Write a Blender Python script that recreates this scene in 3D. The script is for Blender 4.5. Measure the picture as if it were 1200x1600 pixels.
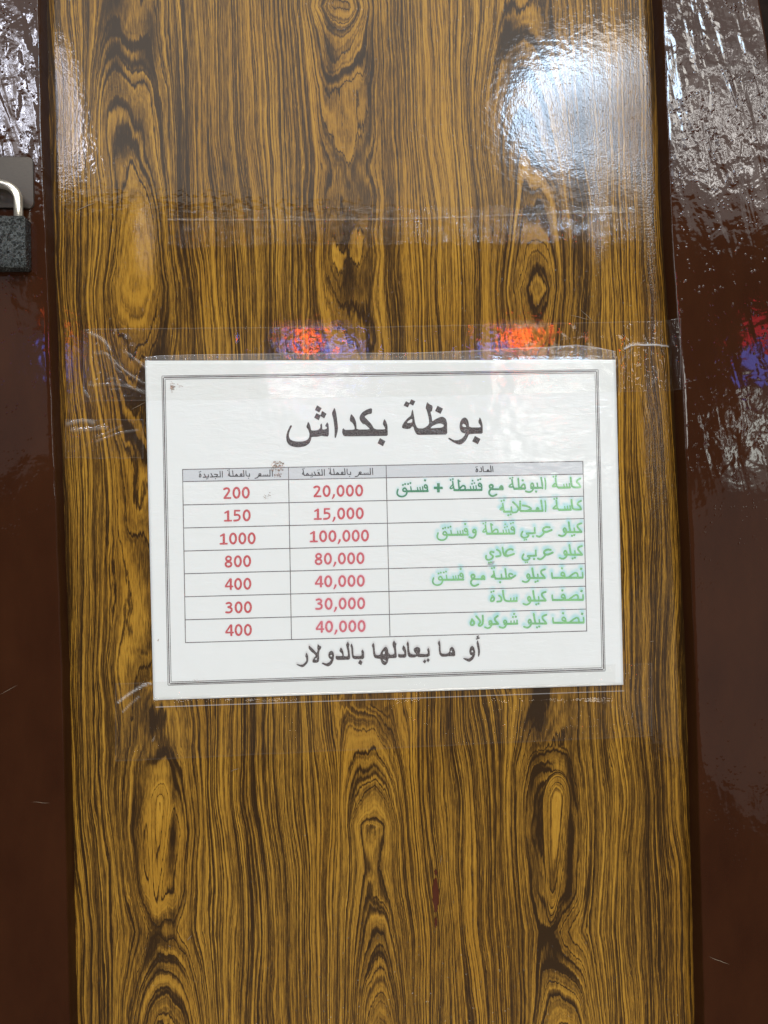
import bpy, math, random
import numpy as np
from mathutils import Vector, Matrix, Euler

random.seed(7); rng = np.random.default_rng(7)
S = bpy.context.scene
COL = S.collection
for o in list(bpy.data.objects): bpy.data.objects.remove(o)

# ------------------------------------------------------------------ camera
CAMP = Vector((-0.03596, -0.4838, 0.00875))
CAMR = Euler((1.57133, 0.01885, -0.06775), 'XYZ')
FPX = 1202.0
cd = bpy.data.cameras.new('camera'); cam = bpy.data.objects.new('camera', cd); COL.objects.link(cam)
cam.location = CAMP; cam.rotation_euler = CAMR
cd.sensor_fit = 'VERTICAL'; cd.sensor_height = 32.0; cd.sensor_width = 24.0
cd.lens = FPX / 1600 * 32.0
cd.clip_start = 0.01; cd.clip_end = 100
S.camera = cam
RM = np.array(CAMR.to_matrix()); CP = np.array(CAMP)

def at(px, py, y=0.0):
    """photo tracing coordinates -> points on the plane at depth y (metres) of the door"""
    px = np.asarray(px, float); py = np.asarray(py, float)
    d = np.stack([(px-600)/FPX, (800-py)/FPX, -np.ones_like(px)], -1) @ RM.T
    t = (y - CP[1]) / d[..., 1]
    return CP + d * t[..., None]
def v3(px, py, y=0.0): return Vector(at(px, py, y))

# ------------------------------------------------------------------ light
wd = bpy.data.worlds.new('World'); S.world = wd; wd.use_nodes = True
wd.node_tree.nodes['Background'].inputs[0].default_value = (0.98, 0.97, 0.96, 1)
wd.node_tree.nodes['Background'].inputs[1].default_value = 0.07
S.view_settings.view_transform = 'Standard'; S.view_settings.look = 'None'
S.view_settings.exposure = 0; S.view_settings.gamma = 1; S.view_settings.use_curve_mapping = False

def lamp(name, loc, target, w, h, col, radiance, shape='RECTANGLE'):
    L = bpy.data.lights.new(name, 'AREA'); L.shape = shape; L.size = w; L.size_y = h
    L.color = col; L.energy = radiance * math.pi * w * h
    o = bpy.data.objects.new(name, L); COL.objects.link(o)
    o.location = loc
    o.rotation_euler = (Vector(target) - Vector(loc)).to_track_quat('-Z', 'Z').to_euler()
    return o
def mirrored_lamp(name, x0, y0, x1, y1, dist, col, radiance, shape='RECTANGLE'):
    """a lamp behind the photographer, placed by where its mirror image falls in the varnish"""
    p = at((x0+x1)/2, (y0+y1)/2); d = p - CP; n = np.linalg.norm(d); d = d/n
    r = np.array([d[0], -d[1], d[2]]); t = dist / -r[1]
    c = abs(d[1]); D = n + t
    return lamp(name, p + r*t, p, (x1-x0)/FPX*D*c, (y1-y0)/FPX*D*c, col, radiance, shape)
lamp('key_lamp', (0.25, -0.75, 1.35), (0, 0, -0.05), 1.1, 0.7, (1.0, 0.965, 0.91), 5.0)
lamp('shop_lamp', (-1.7, -1.1, 0.55), (0, 0, -0.1), 0.7, 0.7, (0.96, 0.98, 1.0), 5.0)
lamp('low_lamp', (0.1, -0.9, -1.75), (0, 0, -0.15), 1.0, 0.6, (1.0, 0.95, 0.88), 12)
mirrored_lamp('ceiling_lamp', -700, -420, 1900, 322, 1.9, (0.96, 1.0, 0.99), 1.15)
mirrored_lamp('window_lamp', 802, 92, 945, 244, 2.4, (0.54, 0.75, 1.0), 26, 'ELLIPSE')
mirrored_lamp('window_lamp', 765, 60, 1045, 300, 2.6, (0.80, 0.88, 1.0), 2.2, 'ELLIPSE')  # added dim lamp, gives the window reflection a soft halo
mirrored_lamp('window_side_lamp', 965, 125, 1032, 250, 2.5, (1.0, 0.94, 0.82), 9)
mirrored_lamp('window_side_lamp', 900, 66, 1032, 120, 2.55, (1.0, 0.95, 0.86), 7)
mirrored_lamp('doorway_lamp', 1050, 60, 1330, 290, 2.3, (1.0, 0.96, 0.91), 0.9)
mirrored_lamp('stile_sheen_lamp', 1105, 330, 1500, 1300, 2.3, (1.0, 0.95, 0.92), 0.30)  # this and the next are added, wide dim lamps for sheen on the stiles
mirrored_lamp('stile_sheen_lamp', -420, 400, 60, 800, 2.3, (1.0, 0.93, 0.95), 0.30)
for x0, y0, x1, y1, r in ((1066, 150, 1082, 285, 14), (1112, 120, 1124, 260, 11), (1150, 185, 1200, 200, 20), (1185, 215, 1215, 270, 16), (1090, 255, 1175, 268, 16), (1235, 60, 1262, 150, 9)):
    mirrored_lamp('right_glint_lamp', x0, y0, x1, y1, 2.25, (1.0, 0.97, 0.93), r)  # added slim lamps that the bumpy right stile breaks into glints
mirrored_lamp('shopfront_lamp', -190, 70, 96, 250, 2.2, (0.90, 0.86, 0.92), 2.4, 'ELLIPSE')
for x0, y0, x1, y1, r in ((76, 100, 106, 245, 34), (34, 120, 52, 232, 20), (-8, 140, 14, 200, 22), (-70, 95, -48, 180, 16)):
    mirrored_lamp('left_glint_lamp', x0, y0, x1, y1, 2.15, (0.80, 0.84, 1.0), r)  # first follows the panel-edge highlight, the rest are added for stile glints
mirrored_lamp('red_sign_lamp', 464, 519, 496, 546, 2.0, (1.0, 0.10, 0.02), 34)
mirrored_lamp('red_sign_lamp', 790, 516, 838, 544, 2.0, (1.0, 0.10, 0.02), 34)
mirrored_lamp('red_sign_lamp', 86, 492, 100, 532, 2.0, (1.0, 0.12, 0.03), 7)
mirrored_lamp('red_sign_lamp', 1165, 506, 1210, 535, 2.0, (1.0, 0.03, 0.07), 5)
mirrored_lamp('blue_sign_lamp', 86, 540, 102, 592, 2.0, (0.16, 0.24, 1.0), 7)
mirrored_lamp('blue_sign_lamp', 440, 534, 462, 556, 2.0, (0.16, 0.26, 1.0), 13)
mirrored_lamp('blue_sign_lamp', 502, 532, 556, 556, 2.0, (0.16, 0.26, 1.0), 12)
mirrored_lamp('blue_sign_lamp', 752, 535, 786, 556, 2.0, (0.16, 0.26, 1.0), 12)
mirrored_lamp('blue_sign_lamp', 1165, 548, 1212, 585, 2.0, (0.16, 0.24, 1.0), 5)
mirrored_lamp('side_window_lamp', 1165, 640, 1250, 770, 2.0, (0.93, 1.0, 0.93), 0.6)
mirrored_lamp('side_window_lamp', 1180, 640, 1196, 740, 1.95, (0.93, 1.0, 0.93), 9)
mirrored_lamp('side_window_lamp', 1150, 600, 1158, 690, 1.95, (0.95, 1.0, 0.95), 9)
mirrored_lamp('sheet_glare_lamp', 800, 585, 925, 712, 2.2, (1.0, 1.0, 0.96), 7)  # this and the next are added to put glare patches on the filmed sheet
mirrored_lamp('sheet_glare_lamp', 432, 592, 545, 622, 2.2, (1.0, 1.0, 0.97), 7.5)

# ------------------------------------------------------------------ node helpers
class NT:
    def __init__(s, name):
        s.m = bpy.data.materials.new(name); s.m.use_nodes = True
        s.t = s.m.node_tree; s.t.nodes.clear()
        s.out = s.n('ShaderNodeOutputMaterial')
    def n(s, kind, **kw):
        nd = s.t.nodes.new(kind)
        for k, v in kw.items(): setattr(nd, k, v)
        return nd
    def l(s, a, b): s.t.links.new(a, b)
    def put(s, sock, v):
        if isinstance(v, bpy.types.NodeSocket): s.l(v, sock)
        elif v is not None:
            if sock.type == 'RGBA' and not isinstance(v, (int, float)) and len(v) == 3: v = (*v, 1)
            sock.default_value = v
    def math(s, op, a, b=None, c=None, clamp=False):
        nd = s.n('ShaderNodeMath', operation=op); nd.use_clamp = clamp
        s.put(nd.inputs[0], a); s.put(nd.inputs[1], b); s.put(nd.inputs[2], c)
        return nd.outputs[0]
    def attr(s, name, out='Fac'):
        return s.n('ShaderNodeAttribute', attribute_name=name).outputs[out]
    def comb(s, x, y, z=0.0):
        nd = s.n('ShaderNodeCombineXYZ')
        for i, v in enumerate((x, y, z)): s.put(nd.inputs[i], v)
        return nd.outputs[0]
    def noise(s, vec, scale=1.0, detail=2.0, rough=0.5, dist=0.0):
        nd = s.n('ShaderNodeTexNoise'); s.put(nd.inputs['Vector'], vec)
        for k, v in (('Scale', scale), ('Detail', detail), ('Roughness', rough), ('Distortion', dist)): s.put(nd.inputs[k], v)
        return nd.outputs['Fac']
    def voro(s, vec, scale=1.0, rnd=1.0, feature='F1', out='Distance'):
        nd = s.n('ShaderNodeTexVoronoi', feature=feature); s.put(nd.inputs['Vector'], vec)
        s.put(nd.inputs['Scale'], scale); s.put(nd.inputs['Randomness'], rnd)
        return nd.outputs[out]
    def ramp(s, fac, stops, interp='LINEAR'):
        nd = s.n('ShaderNodeValToRGB'); cr = nd.color_ramp; cr.interpolation = interp
        while len(cr.elements) < len(stops): cr.elements.new(0.5)
        for e, (p, c) in zip(cr.elements, stops):
            e.position = p
            e.color = (*c, 1) if not isinstance(c, (int, float)) else (c, c, c, 1)
        s.put(nd.inputs[0], fac); return nd.outputs[0]
    def mix(s, fac, a, b, blend='MIX'):
        nd = s.n('ShaderNodeMix', data_type='RGBA', blend_type=blend)
        s.put(nd.inputs['Factor'], fac); s.put(nd.inputs['A'] if False else nd.inputs[6], a); s.put(nd.inputs[7], b)
        return nd.outputs[2]
    def map(s, v, a, b, c=0.0, d=1.0, kind='SMOOTHSTEP'):
        nd = s.n('ShaderNodeMapRange', interpolation_type=kind)
        for k, x in zip(('From Min', 'From Max', 'To Min', 'To Max'), (a, b, c, d)): s.put(nd.inputs[k], x)
        s.put(nd.inputs['Value'], v); return nd.outputs[0]
    def mm(s):
        """world position on the door in millimetres -> (x, z) as x, y"""
        g = s.n('ShaderNodeNewGeometry').outputs['Position']
        sp = s.n('ShaderNodeSeparateXYZ'); s.l(g, sp.inputs[0])
        return s.math('MULTIPLY', sp.outputs[0], 1000), s.math('MULTIPLY', sp.outputs[2], 1000), s.math('MULTIPLY', sp.outputs[1], 1000)
    def bump(s, h, strength, dist, normal=None):
        nd = s.n('ShaderNodeBump'); s.put(nd.inputs['Height'], h); s.put(nd.inputs['Strength'], strength)
        s.put(nd.inputs['Distance'], dist); s.put(nd.inputs['Normal'], normal); return nd.outputs[0]
    def pbsdf(s, col, rough=0.5, spec=0.5, metal=0.0, normal=None, coat=0.0, coat_rough=0.03, coat_normal=None):
        nd = s.n('ShaderNodeBsdfPrincipled')
        s.put(nd.inputs['Base Color'], col); s.put(nd.inputs['Roughness'], rough)
        s.put(nd.inputs['Specular IOR Level'], spec); s.put(nd.inputs['Metallic'], metal)
        s.put(nd.inputs['Normal'], normal); s.put(nd.inputs['Coat Weight'], coat)
        s.put(nd.inputs['Coat Roughness'], coat_rough); s.put(nd.inputs['Coat Normal'], coat_normal)
        return nd.outputs[0]
    def done(s, sh): s.l(sh, s.out.inputs[0]); return s.m

# ------------------------------------------------------------------ materials
def mat_wood():
    t = NT('zebra_wood_laminate')
    x, z, _ = t.mm()
    f = t.attr('vein'); dk = t.attr('dark'); rg = t.attr('grit'); ft = t.attr('figure')
    # fibre jitter: the contour lines of the print are serrated along the fibre
    jit = t.noise(t.comb(t.math('MULTIPLY', x, 0.95), t.math('MULTIPLY', z, 0.09)), 1, 3, 0.65)
    jit2 = t.noise(t.comb(t.math('MULTIPLY', x, 0.22), t.math('MULTIPLY', z, 0.02), 3.0), 1, 3, 0.55)
    ff = t.math('ADD', f, t.math('MULTIPLY', t.math('SUBTRACT', jit, 0.5), 0.42))
    ff = t.math('ADD', ff, t.math('MULTIPLY', t.math('SUBTRACT', jit2, 0.5), 0.55))
    n1 = t.noise(t.comb(t.math('MULTIPLY', ff, 2.3), t.math('MULTIPLY', x, 0.008), t.math('MULTIPLY', z, 0.0035)), 1, 3, 0.6)
    n2 = t.noise(t.comb(t.math('MULTIPLY', ff, 5.6), t.math('MULTIPLY', x, 0.012), t.math('MULTIPLY', z, 0.004)), 1, 2, 0.5)
    ln = t.math('ABSOLUTE', t.math('SUBTRACT', t.noise(t.comb(t.math('MULTIPLY', ff, 1.15), t.math('MULTIPLY', x, 0.006), t.math('MULTIPLY', z, 0.003)), 1, 1, 0.5), 0.5))
    ln = t.map(ln, 0.0, 0.055, 1.0, 0.0)
    fib = t.noise(t.comb(t.math('MULTIPLY', x, 2.2), t.math('MULTIPLY', z, 0.06), 1.0), 1, 3, 0.6)
    fb2 = t.noise(t.comb(t.math('MULTIPLY', x, 1.3), t.math('MULTIPLY', z, 0.10), 6.0), 1, 4, 0.65)
    lowf = t.noise(t.comb(t.math('MULTIPLY', x, 0.045), t.math('MULTIPLY', z, 0.006), 12.0), 1, 2, 0.5)
    v = t.math('ADD', t.math('MULTIPLY', n1, 0.6), t.math('MULTIPLY', n2, 0.4))
    v = t.math('ADD', v, t.math('ADD', t.math('MULTIPLY', t.math('SUBTRACT', fib, 0.5), 0.30), t.math('MULTIPLY', t.math('SUBTRACT', fb2, 0.5), 0.16)))
    v = t.math('ADD', v, t.math('MULTIPLY', t.math('SUBTRACT', lowf, 0.5), 0.14))
    # inside the cathedrals: pale fibrous ground with a few crisp contour lines
    nf = t.noise(t.comb(t.math('MULTIPLY', ff, 1.25), t.math('MULTIPLY', x, 0.006), t.math('MULTIPLY', z, 0.003), ), 1, 3, 0.55)
    vf = t.math('ADD', 0.518, t.math('ADD', t.math('MULTIPLY', t.math('SUBTRACT', fb2, 0.5), 0.40), t.math('MULTIPLY', t.math('SUBTRACT', nf, 0.5), 0.42)))
    mxf = t.n('ShaderNodeMix', data_type='FLOAT'); t.put(mxf.inputs[0], t.math('MULTIPLY', ft, 0.66)); t.put(mxf.inputs[2], v); t.put(mxf.inputs[3], vf); v = mxf.outputs[0]
    v = t.math('SUBTRACT', v, t.math('MULTIPLY', ln, t.math('ADD', 0.06, t.math('MULTIPLY', ft, 0.10))))
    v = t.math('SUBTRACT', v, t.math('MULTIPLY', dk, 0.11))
    v = t.math('ADD', t.math('MULTIPLY', t.math('SUBTRACT', v, 0.515), 1.08), 0.508)
    c = t.ramp(v, [(0.36, (0.034, 0.0165, 0.0045)), (0.43, (0.085, 0.042, 0.0080)), (0.49, (0.20, 0.100, 0.0145)),
                   (0.56, (0.385, 0.202, 0.025)), (0.68, (0.50, 0.275, 0.036))])
    # short dark pores along the grain
    pore = t.noise(t.comb(t.math('MULTIPLY', x, 3.2), t.math('MULTIPLY', z, 0.22), 9.0), 1, 2, 0.5)
    pm = t.map(pore, 0.64, 0.74)
    c = t.mix(t.math('MULTIPLY', pm, 0.55), c, (0.03, 0.015, 0.005))
    hue = t.noise(t.comb(t.math('MULTIPLY', x, 0.02), t.math('MULTIPLY', z, 0.006), 5.0), 1, 2, 0.5)
    c = t.mix(t.map(hue, 0.35, 0.7), c, t.mix(0.8, c, (0.86, 0.80, 0.62), 'MULTIPLY'))
    # varnish: soft orange peel, hard grains of dust and blisters where the grit attribute says
    op = t.noise(t.comb(x, z), 0.22, 2, 0.5)
    b1 = t.bump(op, 0.12, 0.0006)
    rip = t.noise(t.comb(t.math('MULTIPLY', x, 0.8), t.math('MULTIPLY', z, 0.8)), 1, 3, 0.55)
    d = t.voro(t.comb(x, z), 0.55)
    dot = t.map(d, 0.10, 0.30, 1.0, 0.0)
    pick = t.map(t.noise(t.comb(x, z, 4.0), 0.33, 2, 0.6), 0.60, 0.66)
    grit = t.math('ADD', t.math('MULTIPLY', t.math('MULTIPLY', dot, pick), t.math('ADD', t.math('MULTIPLY', rg, 2.4), 0.2)),
                  t.math('MULTIPLY', rip, t.math('MULTIPLY', rg, 0.9)))
    b2 = t.bump(grit, 0.55, 0.0006, b1)
    return t.done(t.pbsdf(c, 0.5, 0.06, 0, b1, coat=1.0, coat_rough=0.05, coat_normal=b2))

def mat_paint(name='thick_brown_gloss_paint', rough=0.055, spec=0.5):
    t = NT(name)
    x, z, y = t.mm()
    w = t.attr('runs')
    hue = t.noise(t.comb(t.math('MULTIPLY', x, 0.03), t.math('MULTIPLY', z, 0.012)), 1, 4, 0.6)
    c = t.ramp(hue, [(0.3, (0.030, 0.0085, 0.0026)), (0.7, (0.044, 0.0135, 0.0042))])
    runs = t.noise(t.comb(t.math('MULTIPLY', t.math('ADD', x, t.math('MULTIPLY', z, 0.20)), 0.085), t.math('MULTIPLY', z, 0.020)), 1, 2, 0.5, 0.5)
    lump = t.noise(t.comb(x, z, y), 0.08, 2, 0.45, 0.4)
    d = t.voro(t.comb(x, z), 0.36)
    dr = t.math('MULTIPLY', t.map(d, 0.04, 0.36, 1.0, 0.0), t.map(t.noise(t.comb(x, z, 8.0), 0.10, 2, 0.5), 0.48, 0.62))
    fine = t.noise(t.comb(x, z, y), 0.38, 2, 0.5)
    h = t.math('ADD', t.math('MULTIPLY', runs, t.math('MULTIPLY', w, 1.5)), t.math('MULTIPLY', lump, t.math('ADD', t.math('MULTIPLY', w, 0.65), 0.18)))
    h = t.math('ADD', h, t.math('MULTIPLY', dr, t.math('ADD', t.math('MULTIPLY', w, 0.45), 0.03)))
    h = t.math('ADD', h, t.math('MULTIPLY', fine, t.math('ADD', t.math('MULTIPLY', w, 0.07), 0.006)))
    b = t.bump(h, 0.5, 0.0013)
    return t.done(t.pbsdf(c, rough, spec, 0, b))

def film_bump(t, amt=1.0):
    """fine crumples of the clear film that covers the sheet"""
    x, z, y = t.mm()
    a = t.noise(t.comb(t.math('MULTIPLY', x, 0.10), t.math('MULTIPLY', z, 0.33)), 1, 4, 0.6, 0.6)
    b = t.noise(t.comb(t.math('MULTIPLY', x, 0.05), t.math('MULTIPLY', z, 0.05), 2.0), 1, 2, 0.5)
    c = t.noise(t.comb(x, z, 7.0), 0.65, 2, 0.6)
    ar = t.map(t.noise(t.comb(x, z, 3.0), 0.018, 2, 0.5), 0.40, 0.62, 0.25, 1.0)
    h = t.math('ADD', t.math('MULTIPLY', a, t.math('MULTIPLY', ar, 1.0)), t.math('ADD', t.math('MULTIPLY', b, 1.6), t.math('MULTIPLY', c, t.math('MULTIPLY', ar, 0.14))))
    return t.bump(h, 0.55 * amt, 0.0011)

def mat_printed(name, mottled=0.0):
    """paper with its ink; colour comes from the 'ink' attribute of the printed shapes"""
    t = NT(name)
    x, z, y = t.mm()
    c = t.attr('ink', 'Color')
    if mottled:
        n = t.noise(t.comb(x, z), 1.3, 4, 0.7)
        c = t.mix(t.map(n, 0.35, 0.75, 0, mottled), c, t.mix(0.5, c, (0.8, 0.8, 0.8)))
    else:
        n = t.noise(t.comb(x, z), 0.08, 4, 0.6)
        c = t.mix(t.map(n, 0.4, 0.8, 0, 0.3), c, t.mix(1.0, c, (0.955, 0.955, 0.94), 'MULTIPLY'))
    b = film_bump(t)
    return t.done(t.pbsdf(c, 0.6, 0.1, 0, film_bump(t, 0.5), coat=1.0, coat_rough=0.06, coat_normal=b))

def mat_film(name, haze, tint=(0.8, 0.8, 0.78), amt=1.0, rough=0.06, refl=0.055):
    t = NT(name)
    x, z, y = t.mm()
    cr = t.attr('crease')
    b = film_bump(t, amt)
    tr = t.n('ShaderNodeBsdfTransparent'); tr.inputs[0].default_value = (0.992, 0.99, 0.982, 1)
    gl = t.n('ShaderNodeBsdfGlossy'); t.put(gl.inputs['Roughness'], rough); t.put(gl.inputs['Normal'], b)
    fr = t.n('ShaderNodeFresnel'); t.put(fr.inputs['IOR'], 1.5); t.put(fr.inputs['Normal'], b)
    df = t.n('ShaderNodeBsdfDiffuse'); t.put(df.inputs[0], tint)
    m1 = t.n('ShaderNodeMixShader'); t.put(m1.inputs[0], t.math('ADD', t.math('MULTIPLY', cr, 0.75), haze, clamp=True))
    t.l(tr.outputs[0], m1.inputs[1]); t.l(df.outputs[0], m1.inputs[2])
    m2 = t.n('ShaderNodeMixShader'); t.l(t.math('MINIMUM', t.math('MULTIPLY', fr.outputs[0], 0.9), refl), m2.inputs[0]); t.l(m1.outputs[0], m2.inputs[1]); t.l(gl.outputs[0], m2.inputs[2])
    return t.done(m2.outputs[0])

def mat_metal(name, col, rough, kind):
    t = NT(name)
    x, z, y = t.mm()
    if kind == 'hammered':
        d = t.voro(t.comb(x, z, y), 0.62)
        blob = t.map(d, 0.12, 0.5, 1.0, 0.0)
        fine = t.noise(t.comb(x, z, y), 1.6, 3, 0.6)
        n = t.noise(t.comb(x, z), 0.35, 3, 0.6)
        c = t.ramp(n, [(0.3, tuple(0.45*k for k in col)), (0.75, col)])
        h = t.math('ADD', t.math('MULTIPLY', blob, 0.8), t.math('MULTIPLY', fine, 0.5))
        return t.done(t.pbsdf(c, rough, 0.5, 0.75, t.bump(h, 1.0, 0.0009)))
    n = t.noise(t.comb(t.math('MULTIPLY', x, 0.4), t.math('MULTIPLY', z, 2.0)), 1, 4, 0.6)
    c = t.ramp(n, [(0.3, tuple(0.8*k for k in col)), (0.7, col)])
    return t.done(t.pbsdf(c, rough, 0.5, 0.85 if kind == 'steel' else 0.35, t.bump(n, 0.12, 0.0003)))

t0_ = NT('gap_shade_colour'); M_DARK = t0_.done(t0_.pbsdf(t0_.ramp(t0_.noise(t0_.comb(*t0_.mm()), 0.1, 3), [(0.3, (0.008, 0.005, 0.004)), (0.7, (0.016, 0.010, 0.007))]), 0.9, 0.1))  # dark matt colour stands in for the shade in the gap beyond the right stile
M_WOOD = mat_wood(); M_PAINT = mat_paint(); M_SIDE = mat_paint('matt_paint_on_the_inner_edge', 0.45, 0.12)  # M_SIDE is the same paint with gloss cut so the inner face renders darker
M_PAPER = mat_printed('glossy_filmed_paper'); M_INK = mat_printed('ink_under_film', 0.55)
M_TAPE = mat_film('clear_adhesive_tape', 0.006, amt=0.22, refl=0.03); M_SLEEVE = mat_film('clear_plastic_film', 0.11)
M_OLD = mat_film('old_tape', 0.0, (0.5, 0.42, 0.34), 1.5, 0.09, 0.022); M_THIN = mat_film('thin_clear_tape', 0.006, refl=0.03)
M_HAMMER = mat_metal('paint_speckled_zinc', (0.075, 0.08, 0.076), 0.20, 'hammered')
M_STEEL = mat_metal('worn_steel_rod', (0.80, 0.75, 0.64), 0.28, 'steel')
M_PLATE = mat_metal('dull_plate_metal', (0.085, 0.070, 0.056), 0.42, 'plate')

# ------------------------------------------------------------------ object helpers
def link(name, verts, faces, mat, parent=None, smooth=False, attrs=None, mats=None, face_mats=None):
    V = np.asarray(verts, float)
    org = (V.min(0) + V.max(0)) / 2
    me = bpy.data.meshes.new(name)
    me.from_pydata((V - org).tolist(), [], [list(map(int, f)) for f in faces])
    for k, a in (attrs or {}).items():
        a = np.asarray(a, float)
        if a.ndim == 1:
            at_ = me.attributes.new(k, 'FLOAT', 'POINT'); at_.data.foreach_set('value', a)
        else:
            at_ = me.attributes.new(k, 'FLOAT_COLOR', 'POINT'); at_.data.foreach_set('color', a.ravel())
    for m in (mats or [mat]): me.materials.append(m)
    if face_mats is not None: me.polygons.foreach_set('material_index', face_mats)
    if smooth: me.polygons.foreach_set('use_smooth', [True]*len(me.polygons))
    me.update()
    o = bpy.data.objects.new(name, me); COL.objects.link(o)
    o.location = Vector(org) - (parent_loc(parent) if parent else Vector((0, 0, 0)))
    if parent: o.parent = parent
    return o
def parent_loc(p):
    v = p.location.copy()
    while p.parent: p = p.parent; v += p.location
    return v
def thing(name, loc, label, cat, group=None):
    o = bpy.data.objects.new(name, None); COL.objects.link(o); o.location = loc; o.empty_display_size = 0.02
    return tag(o, label, cat, group)
def tag(o, label=None, cat=None, group=None):
    if label: o['label'] = label
    if cat: o['category'] = cat
    if group: o['group'] = group
    return o
def grid_faces(nx, ny):
    i = np.arange(nx-1)[:, None]*ny + np.arange(ny-1)[None, :]
    i = i.ravel()
    return np.stack([i, i+1, i+ny+1, i+ny], 1)
def lerp_edge(pts):
    ys = [p[1] for p in pts]; xs = [p[0] for p in pts]
    return lambda y: np.interp(y, ys, xs)
def smooth_noise(x, y, seed, cell):
    """value noise for meshes"""
    r = np.random.default_rng(seed).random((64, 64))
    u = np.asarray(x)/cell; v = np.asarray(y)/cell
    i = np.floor(u).astype(int); j = np.floor(v).astype(int); a = u-i; b = v-j
    a = a*a*(3-2*a); b = b*b*(3-2*b)
    g = lambda p, q: r[p % 64, q % 64]
    return (g(i, j)*(1-a)+g(i+1, j)*a)*(1-b) + (g(i, j+1)*(1-a)+g(i+1, j+1)*a)*b - 0.5

# ------------------------------------------------------------------ the door: laminate panel between painted stiles
STILE = -0.0135
door = thing('wooden_door', v3(600, 1700), 'zebra wood grain laminate door between dark brown glossy painted stiles', 'door')

L_FRONT = lerp_edge([(59, -150), (60, 0), (64.7, 200), (77, 500), (97, 1050), (109, 1600), (112, 1800)])
R_FRONT = lerp_edge([(1028, -150), (1034, 0), (1052, 400), (1067, 600), (1087, 1050), (1101, 1600), (1105, 1800)])
def knots(y, ys, gs):
    v = np.interp(y, ys, gs)
    return v
def wood_field(px, py):
    X = px - 0.037*(py-450) + 7*smooth_noise(px*0.6, py*0.22, 3, 60) + 14*smooth_noise(px*0.25, py*0.12, 5, 60)
    S_, W_ = 0.165, 46.0
    def q(d):
        d = np.abs(d); return np.where(d < W_, S_*d*d/(2*W_), S_*(d - W_/2))
    A0, B0, A1, B1 = 215., 545., 835., 1165.
    def up(x, a, b):
        m = (a+b)/2; H = q((b-a)/2)
        return np.where(x < m, q(x-a), 2*H - q(b-x))
    HB = 2*q((B0-A0)/2)
    h = np.where(X < A0, q(A0-X), np.where(X < B0, up(X, A0, B0), np.where(X < A1, HB - 2*q((A1-B0)/2) + up(A1+B0-X, B0, A1), HB-2*q((A1-B0)/2) + up(X, A1, B1))))
    yA = [-200, 50, 120, 172, 330, 450, 545, 700, 850, 1000, 1165, 1200, 1300, 1395, 1455, 1500, 1560, 1800]
    gA = [9.0, 7.0, 5.2, 3.9, 1.2, -0.8, 1.6, 4.4, 6.0, 6.0, 4.2, 3.0, 1.2, 2.0, 4.0, 3.0, 1.4, -6.0]
    yB = [-200, 10, 60, 140, 205, 260, 330, 400, 470, 800, 1100, 1150, 1290, 1360, 1400, 1500, 1600, 1800]
    gB = [-7.0, 0.5, -2.0, -4.8, -5.0, -5.6, -5.6, -5.0, -5.8, -7.0, -6.6, -4.6, 0.4, -0.9, -0.7, 2.2, 5.0, 11.0]
    a = knots(py + 6*smooth_noise(px, py, 9, 22), yA, gA); b = knots(py + 6*smooth_noise(px, py, 12, 22), yB, gB)
    f = h + a*(np.exp(-((X-A0)/62)**2) + np.exp(-((X-A1)/62)**2)) + b*np.exp(-((X-B0)/52)**2)
    f = f + 2.4*smooth_noise(px, py*0.42, 25, 75) + 1.2*smooth_noise(px, py*0.3, 21, 34) + 0.5*smooth_noise(px, py*0.25, 22, 13)
    # darker drawn-out smudges of the print
    dk = np.zeros_like(px)
    for (cx, cy, sx, sy, a_) in [(285, 300, 12, 190, 1.0), (180, 70, 14, 70, .8), (235, 55, 14, 45, 1.), (515, 90, 9, 60, .9), (575, 100, 9, 80, .9),
                              (543, 400, 12, 70, 1.1), (225, 1110, 16, 70, .8), (215, 1290, 9, 150, .7), (270, 1290, 7, 170, .9), (240, 1480, 18, 45, 1.1), (325, 1150, 10, 200, .5),
                              (300, 500, 10, 90, .8), (430, 250, 18, 400, .25), (400, 1350, 30, 400, .45), (160, 1400, 40, 300, .2), (690, 1400, 30, 300, .3)]:
        for k in (0, 620):
            dk += a_*np.exp(-((px-0.02*(py-450)*0-cx-k)/sx)**2-((py-cy)/sy)**2)
    dk -= 0.8*np.exp(-((px-246)/9)**2-((py-1285)/70)**2) + 0.8*np.exp(-((px-866)/9)**2-((py-1285)/70)**2)
    gr = np.zeros_like(px)
    for (cx, cy, sx, sy, a_) in [(905, 190, 85, 75, .45), (1000, 190, 40, 110, .7), (935, 350, 14, 70, .7), (228, 385, 18, 60, .9), (95, 190, 28, 110, .45),
                              (180, 590, 45, 60, .9), (660, 360, 320, 22, .3), (480, 505, 45, 6, .5), (815, 505, 45, 6, .6), (1030, 730, 25, 160, .55), (130, 665, 30, 20, .8), (1020, 420, 12, 200, .5)]:
        gr += a_*np.exp(-((px-cx)/sx)**2-((py-cy)/sy)**2)
    # the long pale teardrop knots of the print
    for k in (0, 620):
        xc = 251 + k - 10*np.clip((py-1230)/220, -0.2, 1); up_ = np.clip((1255-py)/36, 0, None); dn = np.clip((py-1255)/190, 0, None)
        e = np.hypot((px-xc)/(16*(1-0.6*np.clip(dn, 0, 1))), up_+dn)
        m = np.clip((1.5-e)/0.6, 0, 1)*np.clip((1.05-dn)/0.35, 0, 1); m = m*m*(3-2*m)
        f = f*(1-m) + (e*1.9+1.6)*m; dk = dk*(1-m) - 0.9*np.clip(1-e, 0, 1); dk += 0.22*np.exp(-((e-1.9)/0.35)**2)*np.exp(-((py-1290)/120)**2)
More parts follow.
